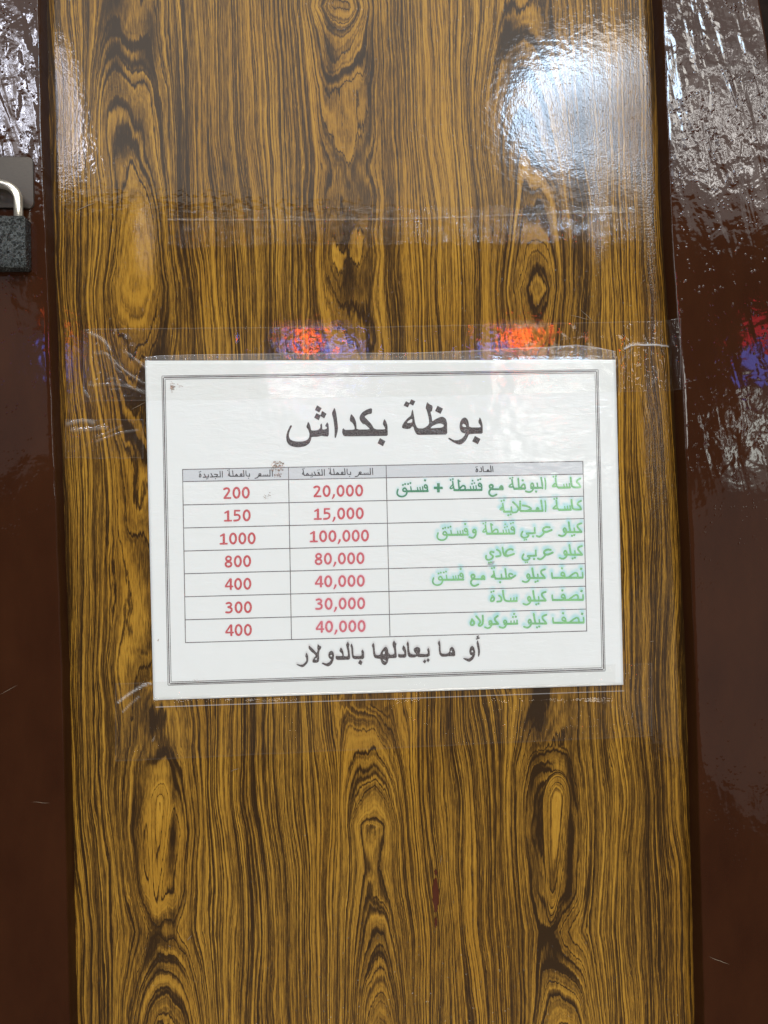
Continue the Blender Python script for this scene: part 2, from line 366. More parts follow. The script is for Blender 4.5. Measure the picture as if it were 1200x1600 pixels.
    ft = np.exp(-((X-A0)/52)**4) + np.exp(-((X-A1)/52)**4) + 0.8*np.exp(-((X-B0)/34)**4)
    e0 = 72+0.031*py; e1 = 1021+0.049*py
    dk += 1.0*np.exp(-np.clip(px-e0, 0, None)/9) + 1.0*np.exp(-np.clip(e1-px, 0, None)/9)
    return f, dk, np.clip(gr, 0, 1.2), np.clip(ft, 0, 1)

gx = np.linspace(40, 1140, 540); gy = np.linspace(-120, 1720, 740)
PX, PY = np.meshgrid(gx, gy, indexing='ij')
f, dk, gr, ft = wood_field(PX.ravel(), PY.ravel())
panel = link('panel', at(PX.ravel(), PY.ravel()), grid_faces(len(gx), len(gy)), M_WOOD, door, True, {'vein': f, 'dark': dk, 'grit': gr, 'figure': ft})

def stile(name, inner, outer, side):
    """a proud, heavily painted upright with a rounded arris; side=+1 when its inner edge is on the right"""
    ys = np.linspace(-160, 1780, 360); n = 44
    prof = []                                          # (fraction across, depth, is_inner_face)
    V = []; R = []
    for y in ys:
        xi = inner(y) + 0.9*smooth_noise(y*1.0, 0*y+3, 31+side, 26) + 0.5*smooth_noise(y*1.0, 0*y+3, 35+side, 9); xo = outer(y)
        pi = at(xi, y, STILE); po = at(xo, y, STILE)
        row = [(pi[0], 0.001, pi[2]), (pi[0], STILE*0.5, pi[2])]
        r = 0.0011; d = -1 if po[0] < pi[0] else 1
        for k in range(5):
            an = k/4*math.pi/2
            row.append((pi[0]+d*r*(1-math.cos(an)), STILE + r*(1-math.sin(an)), pi[2]))
        for k in range(1, n):
            s = k/(n-1); row.append((pi[0]+d*r+(po[0]-pi[0]-d*r)*s, STILE, pi[2]+(po[2]-pi[2])*s))
        row.append((po[0], 0.001, po[2]))
        V += row
        top = np.clip((500-y)/330, 0, 1) if side < 0 else np.clip((440-y)/200, 0, 1)
        mid = np.exp(-((y-690)/120)**2)*0.22 if side < 0 else 0
        w = 0.08 + 0.95*top + mid + 0.15*np.exp(-((y-1180)/60)**2)
        R += [w]*len(row)
    V = np.array(V); nr = 2+5+n-1+1
    fc = grid_faces(len(ys), nr)
    return link(name, V, fc if side > 0 else fc[:, ::-1], None, door, True, {'runs': np.array(R)}, [M_PAINT, M_SIDE], np.tile([1, 1] + [0]*(nr-3), len(ys)-1))
left = stile('stile', L_FRONT, lambda y: -170.0, 1)
right = stile('stile', R_FRONT, lerp_edge([(1172, -150), (1186, 0), (1201, 86), (1240, 400), (1300, 1800)]), -1)
side_board = link('gap_backing', [*at([1120, 1450, 1450, 1120], [-160, -160, 1780, 1780], 0.004)], [(0, 1, 2, 3)], M_DARK, door, False)  # closes the gap, its shade is in the colour

# lock plate with its staple, screwed on the left stile
def rounded_slab(name, x0, y0, x1, y1, rad, yf, th, mat, parent, bev=0.0005):
    a = at(x0, y0, yf); b = at(x1, y1, yf)
    xa, xb, zb, za = a[0], b[0], a[2], b[2]; r = rad/FPX*0.47
    ring = []
    for cx, cz, s in ((xb-r, zb-r, 0), (xa+r, zb-r, 1), (xa+r, za+r, 2), (xb-r, za+r, 3)):
        for k in range(7):
            an = (s + k/6)*math.pi/2; ring.append((cx + r*math.cos(an), cz + r*math.sin(an), math.cos(an), math.sin(an)))
    n = len(ring); V = []
    for off, yy in ((0, yf+th), (0, yf+bev), (bev*0.3, yf+bev*0.3), (bev, yf)):
        V += [(x-cx*off, yy, z-cz*off) for x, z, cx, cz in ring]
    F = [(k*n+i, k*n+(i+1) % n, (k+1)*n+(i+1) % n, (k+1)*n+i) for k in range(3) for i in range(n)]
    F.append([3*n+i for i in range(n)])
    return link(name, V, F, mat, parent, True)
plate = rounded_slab('lock_plate', -70, 243, 52.5, 325, 9, STILE-0.0016, 0.0016, M_PLATE, door, 0.0004)
def tube(path, rad, n=14, cap=True):
    P = [Vector(p) for p in path]; V = []; F = []
    ref = Vector((0, 1, 0))
    for i, p in enumerate(P):
        tn = (P[min(i+1, len(P)-1)] - P[max(i-1, 0)]).normalized()
        u = tn.cross(ref); u = u.normalized() if u.length > 1e-6 else Vector((1, 0, 0)); w = tn.cross(u)
        rr = rad[i] if hasattr(rad, '__len__') else rad
        V += [p + (u*math.cos(2*math.pi*k/n) + w*math.sin(2*math.pi*k/n))*rr for k in range(n)]
    for i in range(len(P)-1):
        for k in range(n): F.append((i*n+k, i*n+(k+1) % n, (i+1)*n+(k+1) % n, (i+1)*n+k))
    if cap: F += [list(range(n)), list(range((len(P)-1)*n, len(P)*n))[::-1]]
    return [tuple(v) for v in V], F
sx = at(-8, 294, STILE-0.006)
V, F = tube([sx + np.array((0, 0.005, 0.0035)), sx + np.array((0, 0, 0.0045)), sx + np.array((0.001, -0.004, 0.003)), sx + np.array((0.0012, -0.0052, 0)), sx + np.array((0.001, -0.004, -0.003)), sx + np.array((0, 0, -0.0045)), sx + np.array((0, 0.005, -0.0035))], 0.0016)
st = link('staple', V, F, M_PLATE, plate, True)

# ------------------------------------------------------------------ the padlock
YL = STILE - 0.0085
lock = thing('padlock', v3(-3, 418, YL), 'speckled silver padlock with pale steel shackle hanging on the left stile', 'padlock')
body = rounded_slab('lock_body', -47, 336, 40.5, 418, 4, YL-0.0005, 0.0085, M_HAMMER, lock, 0.0007)
cx_, cz_ = at(-3, 309, YL+0.003)[[0, 2]]
pr = abs(at(28.5, 309, YL+0.003)[0]-cx_)
path = [(cx_-pr, YL+0.003, at(0, 345, YL)[2])] + [(cx_-pr*math.cos(a), YL+0.003, cz_-0.0012+pr*0.82*math.sin(a)) for a in np.linspace(0, math.pi, 25)] + [(cx_+pr, YL+0.003, at(0, 345, YL)[2])]
V, F = tube(path, 0.00255, 18)
link('shackle', V, F, M_STEEL, lock, True)

# ------------------------------------------------------------------ the price sign
PAPER = [(226.5, 563.5), (962, 562), (974, 1070), (239.7, 1094)]
def sheet_y(px, py):
    """depth of the sheet's front face: nearly flat, gently cockled, corners lifting a little"""
    w = 0.0008*smooth_noise(px, py, 41, 170) + 0.00022*smooth_noise(px, py, 42, 60)
    tl = np.exp(-((px-974)/70)**2-((py-1070)/60)**2)*0.0018
    return -0.0008 - w - tl
def quad_lerp(u, v, Q=PAPER):
    Q = np.array(Q, float)
    return (Q[0]*(1-u)[:, None]*(1-v)[:, None] + Q[1]*u[:, None]*(1-v)[:, None] + Q[2]*u[:, None]*v[:, None] + Q[3]*(1-u)[:, None]*v[:, None])
def on_sheet(px, py, lift=0.0):
    px = np.asarray(px, float); py = np.asarray(py, float)
    yy = sheet_y(px, py) - lift
    d = np.stack([(px-600)/FPX, (800-py)/FPX, -np.ones_like(px)], -1) @ RM.T
    return CP + d * ((yy - CP[1]) / d[..., 1])[..., None]
sign = thing('price_sign', v3(606, 1082, -0.001), 'white laminated Arabic ice cream price list taped to the wood grain panel', 'sign')
PAPER_COL = np.array((0.79, 0.82, 0.805, 1.0))
nu, nv = 130, 94
U, Vv = np.meshgrid(np.linspace(0, 1, nu), np.linspace(0, 1, nv), indexing='ij')
q = quad_lerp(U.ravel(), Vv.ravel()); top = on_sheet(q[:, 0], q[:, 1]); back = top + np.array((0, 0.0003, 0))
ff_ = grid_faces(nu, nv); N = nu*nv
idx = np.arange(N).reshape(nu, nv); rim = list(idx[:, 0]) + list(idx[-1, 1:]) + list(idx[::-1, -1][1:]) + list(idx[0, ::-1][1:-1])
edge = [(rim[i], rim[(i+1) % len(rim)], rim[(i+1) % len(rim)]+N, rim[i]+N) for i in range(len(rim))]
paper = link('paper_sheet', np.vstack([top, back]), list(ff_) + list(ff_[:, ::-1]+N) + edge, M_PAPER, sign, True, {'ink': np.tile(PAPER_COL, (2*N, 1))})

# ---- shapes as signed distance fields, cut out as clean meshes
def chaikin(p, closed, it=1):
    p = np.asarray(p, float)
    for _ in range(it):
        if closed:
            nx_ = np.roll(p, -1, 0); p = np.stack([p*.8+nx_*.2, p*.2+nx_*.8], 1).reshape(-1, 2)
        elif len(p) > 2:
            a, b = p[:-1], p[1:]; m = np.stack([a*.75+b*.25, a*.25+b*.75], 1).reshape(-1, 2); p = np.vstack([p[:1], m[1:-1], p[-1:]])
    return p
def seg_dist(X, Y, a, b):
    d = b-a; L = max(d@d, 1e-12); t = np.clip(((X-a[0])*d[0]+(Y-a[1])*d[1])/L, 0, 1)
    return np.hypot(X-a[0]-t*d[0], Y-a[1]-t*d[1])
def sdf(shapes, X, Y):
    D = np.full(X.shape, 1e3); Hs = []
    for kind, pts, w in shapes:
        if kind == 'S':
            p = chaikin(pts, False, 2)
            for a, b in zip(p[:-1], p[1:]): D = np.minimum(D, seg_dist(X, Y, a, b)-w/2)
        else:
            p = chaikin(pts, True, 1) if w else np.asarray(pts, float)
            d = np.full(X.shape, 1e3); ins = np.zeros(X.shape, bool)
            for a, b in zip(p, np.roll(p, -1, 0)):
                d = np.minimum(d, seg_dist(X, Y, a, b))
                c = (a[1] > Y) != (b[1] > Y)
                with np.errstate(divide='ignore', invalid='ignore'):
                    ins ^= c & (X < (b[0]-a[0])*(Y-a[1])/(b[1]-a[1]+1e-12)+a[0])
            d = np.where(ins, -d, d)
            if kind == 'H': Hs.append(d)
            else: D = np.minimum(D, d)
    for d in Hs: D = np.maximum(D, -d)
    return D
def contour_mesh(D, xs, ys):
    """polygons of the region D<0 (xs, ys grid), shared vertices"""
    ins = D < 0
    verts = []; vid = {}; faces = []
    def pv(i, j):
        k = (i, j)
        if k not in vid: vid[k] = len(verts); verts.append((xs[i], ys[j]))
        return vid[k]
    def ev(i, j, k, l):
        key = (min((i, j), (k, l)), max((i, j), (k, l)))
        if key not in vid:
            t = D[i, j]/(D[i, j]-D[k, l]); vid[key] = len(verts)
            verts.append((xs[i]+(xs[k]-xs[i])*t, ys[j]+(ys[l]-ys[j])*t))
        return vid[key]
    any_ = ins[:-1, :-1] | ins[1:, :-1] | ins[1:, 1:] | ins[:-1, 1:]
    for i, j in np.argwhere(any_):
        cs = [(i, j), (i, j+1), (i+1, j+1), (i+1, j)]
        fl = []
        for a in range(4):
            p, r = cs[a], cs[(a+1) % 4]
            if ins[p]: fl.append(pv(*p))
            if ins[p] != ins[r]: fl.append(ev(*p, *r))
        if len(fl) >= 3: faces.append(fl)
    return verts, faces
def tile(shapes, pad):
    P = np.vstack([np.asarray(s[1], float) for s in shapes]); w = max([s[2] for s in shapes if s[0] == 'S'] + [0])
    return P[:, 0].min()-w/2-pad, P[:, 1].min()-w/2-pad, P[:, 0].max()+w/2+pad, P[:, 1].max()+w/2+pad
def print_shape(name, shapes, colour, res=0.5, halo=None, parent=sign, lift=0.00005, mat=None):
    """colour: rgb or function(px,py)->rgb array; halo=(rgb, reach, dx, dy, amount)"""
    pad = 2 + (halo[1]+abs(halo[3]) if halo else 0)
    x0, y0, x1, y1 = tile(shapes, pad)
    xs = np.arange(x0, x1+res, res); ys = np.arange(y0, y1+res, res)
    X, Y = np.meshgrid(xs, ys, indexing='ij')
    v, fcs = contour_mesh(sdf(shapes, X, Y), xs, ys)
    v = np.array(v); P = on_sheet(v[:, 0], v[:, 1], lift*3)
    rgb = colour(v[:, 0], v[:, 1]) if callable(colour) else np.tile(colour, (len(v), 1))
    ink = np.hstack([rgb, np.ones((len(v), 1))]); fm = [0]*len(fcs)
    if halo:
        hc, reach, dx, dy, amt = halo
        r2 = 1.2; hx = np.arange(x0, x1+r2, r2); hy = np.arange(y0, y1+r2, r2); HX, HY = np.meshgrid(hx, hy, indexing='ij')
        d2 = sdf(shapes, HX-dx, HY-dy); d3 = sdf(shapes, HX, HY)
        a = np.clip(1-d2/reach, 0, 1)**1.4*amt
        a = a(HX, HY) if callable(a) else a
        if callable(amt): pass
        hv, hf = contour_mesh(np.minimum(d2-reach, d3-1.0), hx, hy)
        hv = np.array(hv); dd = sdf(shapes, hv[:, 0]-dx, hv[:, 1]-dy)
        al = np.clip(1-dd/reach, 0, 1)**1.3*amt
        al = al*(0.75+0.9*smooth_noise(hv[:, 0], hv[:, 1], 77, 7))
        al = np.clip(al, 0, 1)[:, None]
        hc_ = np.asarray(hc)
        hi = np.hstack([PAPER_COL[:3]*(1-al)+hc_*al, np.ones((len(hv), 1))])
        hP = on_sheet(hv[:, 0], hv[:, 1], lift)
        n0 = len(P); P = np.vstack([P, hP]); ink = np.vstack([ink, hi]); fm += [1]*len(hf)
        fcs = fcs + [[k+n0 for k in q_] for q_ in hf]
    return link(name, P, fcs, None, parent, False, {'ink': ink}, [mat or M_INK, M_PAPER], fm)
def Z(ox, oy, s, items):
    out = []
    for it in items:
        k = it[0]
        if k == 'S': out.append(('S', [(ox+x/s, oy+y/s) for x, y in it[1]], it[2]/s))
        elif k == 'D':                                     # diamond dot: centre, half size
            (x, y), r = it[1], it[2]; c, n_ = 0.93, 0.42
            out.append(('P', [(ox+(x+r*a)/s, oy+(y+r*b)/s) for a, b in ((-n_, -c), (c, -n_), (n_, c), (-c, n_))], 0))
        else: out.append((k, [(ox+x/s, oy+y/s) for x, y in it[1]], 0 if k == 'Q' else 1) if k != 'Q' else ('P', [(ox+x/s, oy+y/s) for x, y in it[1]], 0))
    return out
def shift(sh, dx, dy): return [(k, [(x+dx, y+dy) for x, y in p], w) for k, p, w in sh]

# ---- ruled lines
def line_pts(a, b, n): return [(a[0]+(b[0]-a[0])*t, a[1]+(b[1]-a[1])*t) for t in np.linspace(0, 1, n)]
def ruled(name, lines, rgb, parent=sign, lift=0.00009):
    """lines: list of (polyline px, width px) -- flat printed strips following the sheet"""
    V = []; F = []; k = 0
    for pts, w in lines:
        pts = np.array(pts, float); d = np.gradient(pts, axis=0); d /= np.linalg.norm(d, axis=1)[:, None]; nrm = np.stack([-d[:, 1], d[:, 0]], 1)
        wv = w*(1+0.25*smooth_noise(pts[:, 0]*1.0, pts[:, 1]*1.0, 55, 11))
        for j, (p, q_) in enumerate(zip(pts+nrm*wv[:, None]/2, pts-nrm*wv[:, None]/2)):
            V += [p, q_]
            if j: F.append((k+2*j-2, k+2*j-1, k+2*j+1, k+2*j))
        k = len(V); lift_i = lift
    V = np.array(V); P = on_sheet(V[:, 0], V[:, 1], lift)
    return link(name, P, F, M_INK, parent, False, {'ink': np.tile((*rgb, 1.0), (len(P), 1))})
OUT = np.array([(252.9, 587.5), (934.6, 577.6), (945.6, 1048.3), (262.4, 1070.7)]); CTR = OUT.mean(0)
def inset(d):
    c = OUT.copy(); sg = np.array([(1, 1), (-1, 1), (-1, -1), (1, -1)]); return c + sg*d
border = []
for d, w in ((0, 0.9), (2.3, 1.7), (5.0, 0.9)):
    c = inset(d)
    for i in range(4):
        a, b = c[i].copy(), c[(i+1) % 4].copy(); u = (b-a)/np.linalg.norm(b-a)
        border.append((line_pts(a + u*w/2, b + u*-w/2*0 - u*w*0.5, 60), w))
ruled('border_frame', border, (0.085, 0.07, 0.07))

LY = np.array([733.6, 752.5, 789, 825, 861, 896.5, 932.5, 968.5, 1004.2]); RY = np.array([720.7, 740.7, 775.3, 810.3, 845.3, 880.7, 916, 951.7, 986])
def grid_pt(row, t):
    """row line index, t=0 left edge .. 1 right edge"""
    xl = np.interp(row, [0, 8], [285.2, 289.8]); xr = np.interp(row, [0, 8], [910.7, 916.8])
    yl = LY[row]; yr = RY[row]
    return xl+(xr-xl)*t, yl+(yr-yl)*t - 0.6*math.sin(t*math.pi)*0
band = []
for r in (0, 1):
    band.append([grid_pt(r, t) for t in np.linspace(0, 1, 60)])
bp = np.array(band[0] + band[1]); bP = on_sheet(bp[:, 0], bp[:, 1], 0.00003)
link('header_band', bP, [(i, i+1, 61+i, 60+i) for i in range(59)], M_INK, sign, False, {'ink': np.tile((0.60, 0.63, 0.65, 1.0), (120, 1))})
grid = []
cols = [((285.2, 733.2), (289.8, 1004.6)), ((450.6, 730.3), (455.4, 998.7)), ((603.3, 727.2), (609.3, 993.5)), ((910.7, 720.3), (916.8, 986.4))]
hl = [[grid_pt(r, t) for t in np.linspace(0, 1, 80)] for r in range(9)]
for h_ in hl: grid.append((h_, 1.15))
ruled('ruled_line', grid[:1], (0.12, 0.105, 0.105))
for g in grid[1:]: ruled('ruled_line', [g], (0.10, 0.085, 0.085))
for a, b in cols: ruled('ruled_line', [(line_pts(a, b, 60), 1.2)], (0.13, 0.115, 0.115), lift=0.00012)

# ---- the title
TA = Z(440, 620, 7.0588, [
 ('P', [(98,312),(118,320),(95,360),(82,400),(80,440),(95,470),(130,488),(180,495),(240,492),(285,475),(305,445),(308,410),(298,370),(274,335),(276,320),(292,272),(310,300),(322,340),(325,372),(370,372),(405,365),(425,345),(428,320),(424,312),(443,290),(448,330),(447,358),(470,362),(500,350),(500,335),(478,322),(505,276),(520,310),(522,438),(470,436),(440,428),(400,440),(330,442),(325,475),(305,515),(260,545),(190,558),(130,552),(80,530),(55,490),(50,440),(60,390),(80,345)]),
 ('Q', [(392,95),(442,125),(415,172),(366,145)]), ('Q', [(447,155),(495,187),(470,238),(425,210)]), ('Q', [(384,180),(432,205),(410,258),(359,230)]),
 ('P', [(583,115),(600,165),(612,250),(622,330),(620,375),(598,455),(584,452),(585,360),(572,250),(556,190),(556,175)]),
 ('P', [(1133,242),(1155,275),(1168,320),(1170,380),(1172,430),(1100,431),(700,437),(680,425),(668,395),(670,358),(685,345),(690,358),(705,366),(810,362),(800,320),(785,290),(748,262),(765,184),(800,225),(820,270),(827,320),(825,362),(978,360),(960,340),(912,296),(903,306),(870,270),(858,235),(865,205),(890,170),(940,140),(997,122),(997,185),(960,190),(930,205),(912,220),(945,252),(990,300),(1025,360),(1142,360),(1140,340),(1115,300),(1120,280)]),
 ('Q', [(1085,455),(1145,490),(1118,545),(1058,512)])])
TB = Z(610, 620, 7.0588, [
 ('Q', [(172,48),(215,72),(192,118),(145,95)]), ('Q', [(230,28),(275,50),(250,98),(207,72)]),
 ('P', [(245,130),(260,210),(275,300),(298,348),(368,350),(428,305),(425,240),(400,142),(388,130),(395,90),(408,55),(425,80),(468,100),(458,162),(440,162),(460,240),(460,275),(500,245),(550,222),(580,220),(610,240),(625,280),(626,340),(627,415),(560,416),(330,420),(295,418),(270,385),(250,318),(208,358),(122,345),(140,295),(180,245),(228,205),(230,180)]),
 ('H', [(242,240),(240,285),(190,290),(183,280),(210,255)]), ('H', [(435,348),(470,318),(520,295),(560,292),(588,310),(590,325),(560,342),(500,345)]),
 ('Q', [(520,100),(580,130),(552,188),(493,155)]),
 ('P', [(985,222),(1005,260),(1018,320),(1018,360),(1018,405),(960,406),(865,410),(855,440),(825,490),(790,520),(755,528),(700,505),(635,460),(648,450),(700,478),(745,480),(790,460),(815,430),(828,403),(800,400),(772,375),(762,330),(768,280),(785,245),(820,225),(850,245),(865,290),(868,338),(1000,338),(990,310),(968,280)]),
 ('H', [(800,295),(825,305),(840,335),(800,332),(792,315)]), ('Q', [(932,432),(993,465),(965,523),(903,490)])])
INK = (0.040, 0.030, 0.029)
print_shape('title_lettering', TA+TB, INK)
FC = Z(455, 995, 8, [
 ('P', [(190,195),(210,230),(213,290),(205,325),(170,365),(140,382),(110,372),(65,348),(72,338),(115,350),(150,345),(185,310),(190,275),(175,240)]),
 ('P', [(218,105),(250,130),(285,165),(320,205),(330,165),(325,130),(332,88),(345,105),(378,122),(368,158),(357,162),(345,215),(350,270),(345,310),(320,325),(268,325),(265,295),(285,262),(308,240),(290,215),(255,190),(218,150)]), ('H', [(300,270),(325,265),(318,290),(298,285)]),
 ('P', [(500,172),(525,185),(538,230),(530,290),(505,345),(465,372),(430,362),(380,335),(390,320),(440,335),(480,315),(500,280),(475,270),(462,235),(470,195)]), ('H', [(488,228),(508,225),(512,248),(490,245)]),
 ('P', [(708,55),(725,90),(730,100),(720,125),(732,200),(738,285),(650,288),(575,290),(555,275),(555,238),(570,240),(640,242),(635,210),(600,180),(618,130),(640,155),(655,200),(660,245),(712,243),(705,180),(690,120),(685,100)]),
 ('P', [(755,78),(775,130),(778,220),(785,240),(880,240),(880,200),(875,180),(890,155),(910,185),(912,278),(850,280),(790,280),(765,265),(755,220),(750,140),(738,115)]),
 ('Q', [(860,285),(892,315),(875,355),(835,330)]),
 ('P', [(1028,72),(1042,110),(1048,200),(1060,228),(1108,228),(1125,185),(1160,135),(1185,122),(1208,150),(1215,200),(1240,222),(1240,268),(1215,270),(1208,320),(1185,350),(1160,355),(1130,330),(1115,275),(1075,272),(1040,262),(1025,220),(1020,140),(1005,110)]),
 ('H', [(1150,185),(1170,182),(1170,215),(1145,220)]), ('H', [(1140,278),(1180,295),(1185,310),(1160,305)])])
FD = Z(605, 985, 8, [
 ('P', [(85,122),(105,155),(118,165),(108,200),(115,270),(122,345),(40,347),(-30,348),(-30,305),(92,302),(85,240),(65,180),(70,150)]),
 ('P', [(200,180),(225,210),(240,260),(240,340),(150,342),(135,325),(138,290),(155,298),(215,298),(212,270),(185,235)]),
 ('P', [(258,130),(272,170),(275,240),(285,285),(320,300),(370,300),(340,275),(328,240),(340,220),(375,205),(405,215),(415,240),(412,270),(400,292),(500,298),(508,270),(498,240),(515,215),(530,250),(535,332),(385,335),(375,320),(350,338),(285,340),(258,320),(250,260),(250,200),(240,175)]),
 ('Q', [(470,362),(490,385),(470,414),(445,392)]), ('Q', [(510,346),(532,370),(512,400),(490,375)]),
 ('P', [(652,120),(665,170),(668,260),(680,290),(750,292),(780,265),(778,230),(810,200),(835,225),(850,270),(850,325),(760,322),(740,328),(680,330),(652,300),(645,240),(645,190),(630,160)]), ('H', [(790,258),(808,250),(812,275),(795,275)]),
 ('P', [(1060,190),(1085,210),(1100,260),(1098,310),(1075,360),(1030,395),(990,380),(945,350),(960,345),(1020,355),(1055,330),(1065,315),(1035,305),(1025,260),(1035,215)]), ('H', [(1055,250),(1072,250),(1075,275),(1055,270)]),
 ('P', [(1130,115),(1150,180),(1160,250),(1158,290),(1145,330),(1135,325),(1135,250),(1120,180),(1118,150)]),
 ('S', [(1142,70),(1120,78),(1128,92),(1148,92)], 13), ('S', [(1114,108),(1150,98)], 13)])
print_shape('footer_lettering', FC+FD, (0.055, 0.039, 0.036), 0.4, ((0.45, 0.42, 0.42), 3.0, 0.3, -1.6, 0.45))

# ---- column headings
def head_common(dx, dy):
    o = lambda pts: [(x+dx, y+dy) for x, y in pts]
    return [('S', o([(1045,100),(1050,185)]), 11), ('S', o([(1015,100),(1018,184)]), 12), ('S', o([(1018,182),(860,182)]), 12), ('S', o([(985,160),(987,182)]), 9), ('S', o([(960,164),(962,182)]), 9), ('S', o([(935,164),(937,182)]), 9),
            ('S', o([(880,182),(862,155),(890,148),(897,165),(870,180)]), 12), ('S', o([(862,178),(852,205),(815,212)]), 12)]
def head_currency(dx, dy):
    o = lambda pts: [(x+dx, y+dy) for x, y in pts]
    return [('S', o([(752,150),(755,184)]), 11), ('S', o([(755,183),(706,182),(705,110)]), 11), ('D', (740+dx, 210+dy), 8), ('S', o([(672,105),(680,184)]), 12), ('S', o([(680,183),(490,184)]), 12),
            ('S', o([(645,180),(624,158),(650,148),(654,165),(630,180)]), 11), ('S', o([(592,180),(578,152),(565,178)]), 13), ('S', o([(535,182),(525,110)]), 11), ('S', o([(495,184),(484,155),(480,115)]), 11), ('S', o([(482,145),(462,172),(490,174)]), 10), ('D', (460+dx, 106+dy), 8), ('D', (480+dx, 97+dy), 8)]
H2 = Z(460, 720, 8.571, head_common(0, 0) + head_currency(0, 0) + [
 ('S', [(400,115),(402,195)], 11), ('S', [(368,115),(375,194)], 12), ('S', [(375,192),(255,195)], 12), ('S', [(336,190),(332,152),(310,158),(328,176)], 11), ('D', (312,125), 7), ('D', (332,119), 7), ('S', [(266,150),(284,190)], 12),
 ('S', [(235,165),(240,195)], 11), ('S', [(240,193),(130,195)], 12), ('D', (222,218), 8), ('D', (240,212), 8), ('S', [(190,192),(174,162),(160,190)], 13), ('S', [(135,195),(122,170),(118,120)], 11), ('S', [(120,152),(100,180),(130,182)], 10), ('D', (108,112), 8), ('D', (128,103), 8)])
H1 = Z(300, 720, 8.571, head_common(28, 22) + head_currency(17, 23) + [
 ('S', [(405,140),(407,218)], 11), ('S', [(375,140),(380,216)], 12), ('S', [(380,214),(330,215)], 12), ('S', [(300,180),(350,182),(325,212),(290,215),(245,217)], 12), ('D', (315,240), 8), ('S', [(255,170),(276,212)], 12),
 ('S', [(218,185),(222,218)], 11), ('S', [(222,216),(150,220)], 12), ('D', (195,242), 8), ('D', (212,238), 8), ('S', [(164,178),(183,214)], 12), ('S', [(105,172),(125,198),(112,220),(94,214),(106,176)], 11), ('D', (97,150), 8), ('D', (115,144), 8)])
H0 = Z(725, 725, 20, [('S', [(890,75),(908,240)], 26), ('S', [(830,60),(848,240)], 32), ('S', [(848,237),(612,238)], 27), ('S', [(715,238),(745,165),(790,232)], 34), ('S', [(590,75),(598,200),(622,238)], 30), ('S', [(530,115),(555,180),(556,238),(482,240)], 28),
 ('S', [(395,140),(430,185),(425,232),(385,252),(368,222),(398,150)], 27), ('D', (370,98), 18), ('D', (408,80), 18)])
for h_ in (H0, H2, H1): print_shape('heading_lettering', h_, (0.02, 0.016, 0.018), 0.25)

# ---- item names (green felt of the printer, bled by damp)
w_fustuq = Z(610, 740, 8, [('S', [(466,218),(205,221)], 26), ('S', [(462,216),(464,170),(450,140),(428,142),(424,168),(440,182),(462,178)], 20), ('D', (433,85), 17), ('S', [(408,214),(402,165)], 16), ('S', [(376,214),(370,172)], 15), ('S', [(345,216),(338,176)], 15),
 ('S', [(262,216),(254,165)], 16), ('D', (221,130), 15), ('D', (250,118), 15), ('S', [(205,222),(162,222),(155,200),(172,178),(192,185),(206,216),(207,245),(185,278),(140,290),(98,278),(80,245),(94,198)], 20), ('D', (156,142), 15), ('D', (184,131), 15)])
w_qishta = Z(610, 740, 8, [('S', [(1138,204),(800,207)], 26), ('S', [(1140,200),(1142,150),(1125,120),(1104,125),(1100,150),(1118,162),(1142,155)], 20), ('D', (1096,80), 14), ('D', (1124,69), 14), ('S', [(1076,200),(1070,152)], 15), ('S', [(1042,200),(1036,160)], 15), ('S', [(1008,200),(1000,162)], 15),
 ('D', (1027,88), 13), ('D', (1020,128), 13), ('D', (1050,118), 13), ('S', [(858,196),(898,152),(924,150),(938,175),(930,204)], 20), ('S', [(862,204),(848,82)], 20), ('S', [(850,85),(870,98)], 16), ('S', [(815,206),(795,195),(785,150),(778,98)], 19), ('S', [(785,135),(757,158),(742,188),(775,186),(790,160)], 16), ('D', (752,80), 13), ('D', (781,69), 13)])
w_plus = Z(610, 740, 8, [('Q', [(543,163),(655,163),(655,194),(543,194)]), ('Q', [(583,120),(617,120),(617,235),(583,235)])])
w_maa = Z(670, 880, 9.6, [('S', [(832,240),(670,238)], 28), ('S', [(834,240),(836,208),(815,186),(796,204),(792,236),(830,225)], 30), ('S', [(652,236),(634,190),(655,168),(684,178),(688,205),(665,232)], 30), ('S', [(672,226),(636,258),(628,300),(652,334),(692,344),(742,318)], 27)])
w_albuza = Z(770, 735, 8, [('S', [(650,100),(662,160),(658,232)], 20), ('S', [(604,92),(616,150),(622,225)], 22), ('S', [(620,217),(480,219)], 27), ('S', [(562,215),(554,160)], 18), ('D', (541,265), 17), ('S', [(500,217),(476,202),(478,168),(498,158),(510,185),(508,222),(495,255),(465,272),(430,268),(412,260)], 21),
 ('S', [(402,227),(270,230)], 28), ('S', [(345,222),(378,170),(400,180),(404,218)], 22), ('S', [(328,220),(318,102)], 22), ('D', (374,125), 18), ('S', [(275,230),(258,215),(245,160),(240,115)], 20), ('S', [(245,165),(215,182),(202,208),(240,206)], 20), ('D', (216,100), 14), ('D', (247,91), 14)])
w_kasa = Z(770, 735, 8, [('S', [(1092,210),(990,214),(978,150),(974,92)], 24), ('S', [(1094,206),(1080,170),(1046,148),(1056,120),(1094,102)], 23), ('S', [(964,213),(820,216)], 26), ('S', [(962,210),(956,165)], 16), ('S', [(928,210),(922,170)], 15), ('S', [(894,210),(888,175)], 15), ('S', [(822,216),(800,200),(790,150),(784,98)], 21), ('S', [(790,155),(757,182),(742,204),(795,198)], 22), ('D', (758,78), 15), ('D', (789,72), 15)])
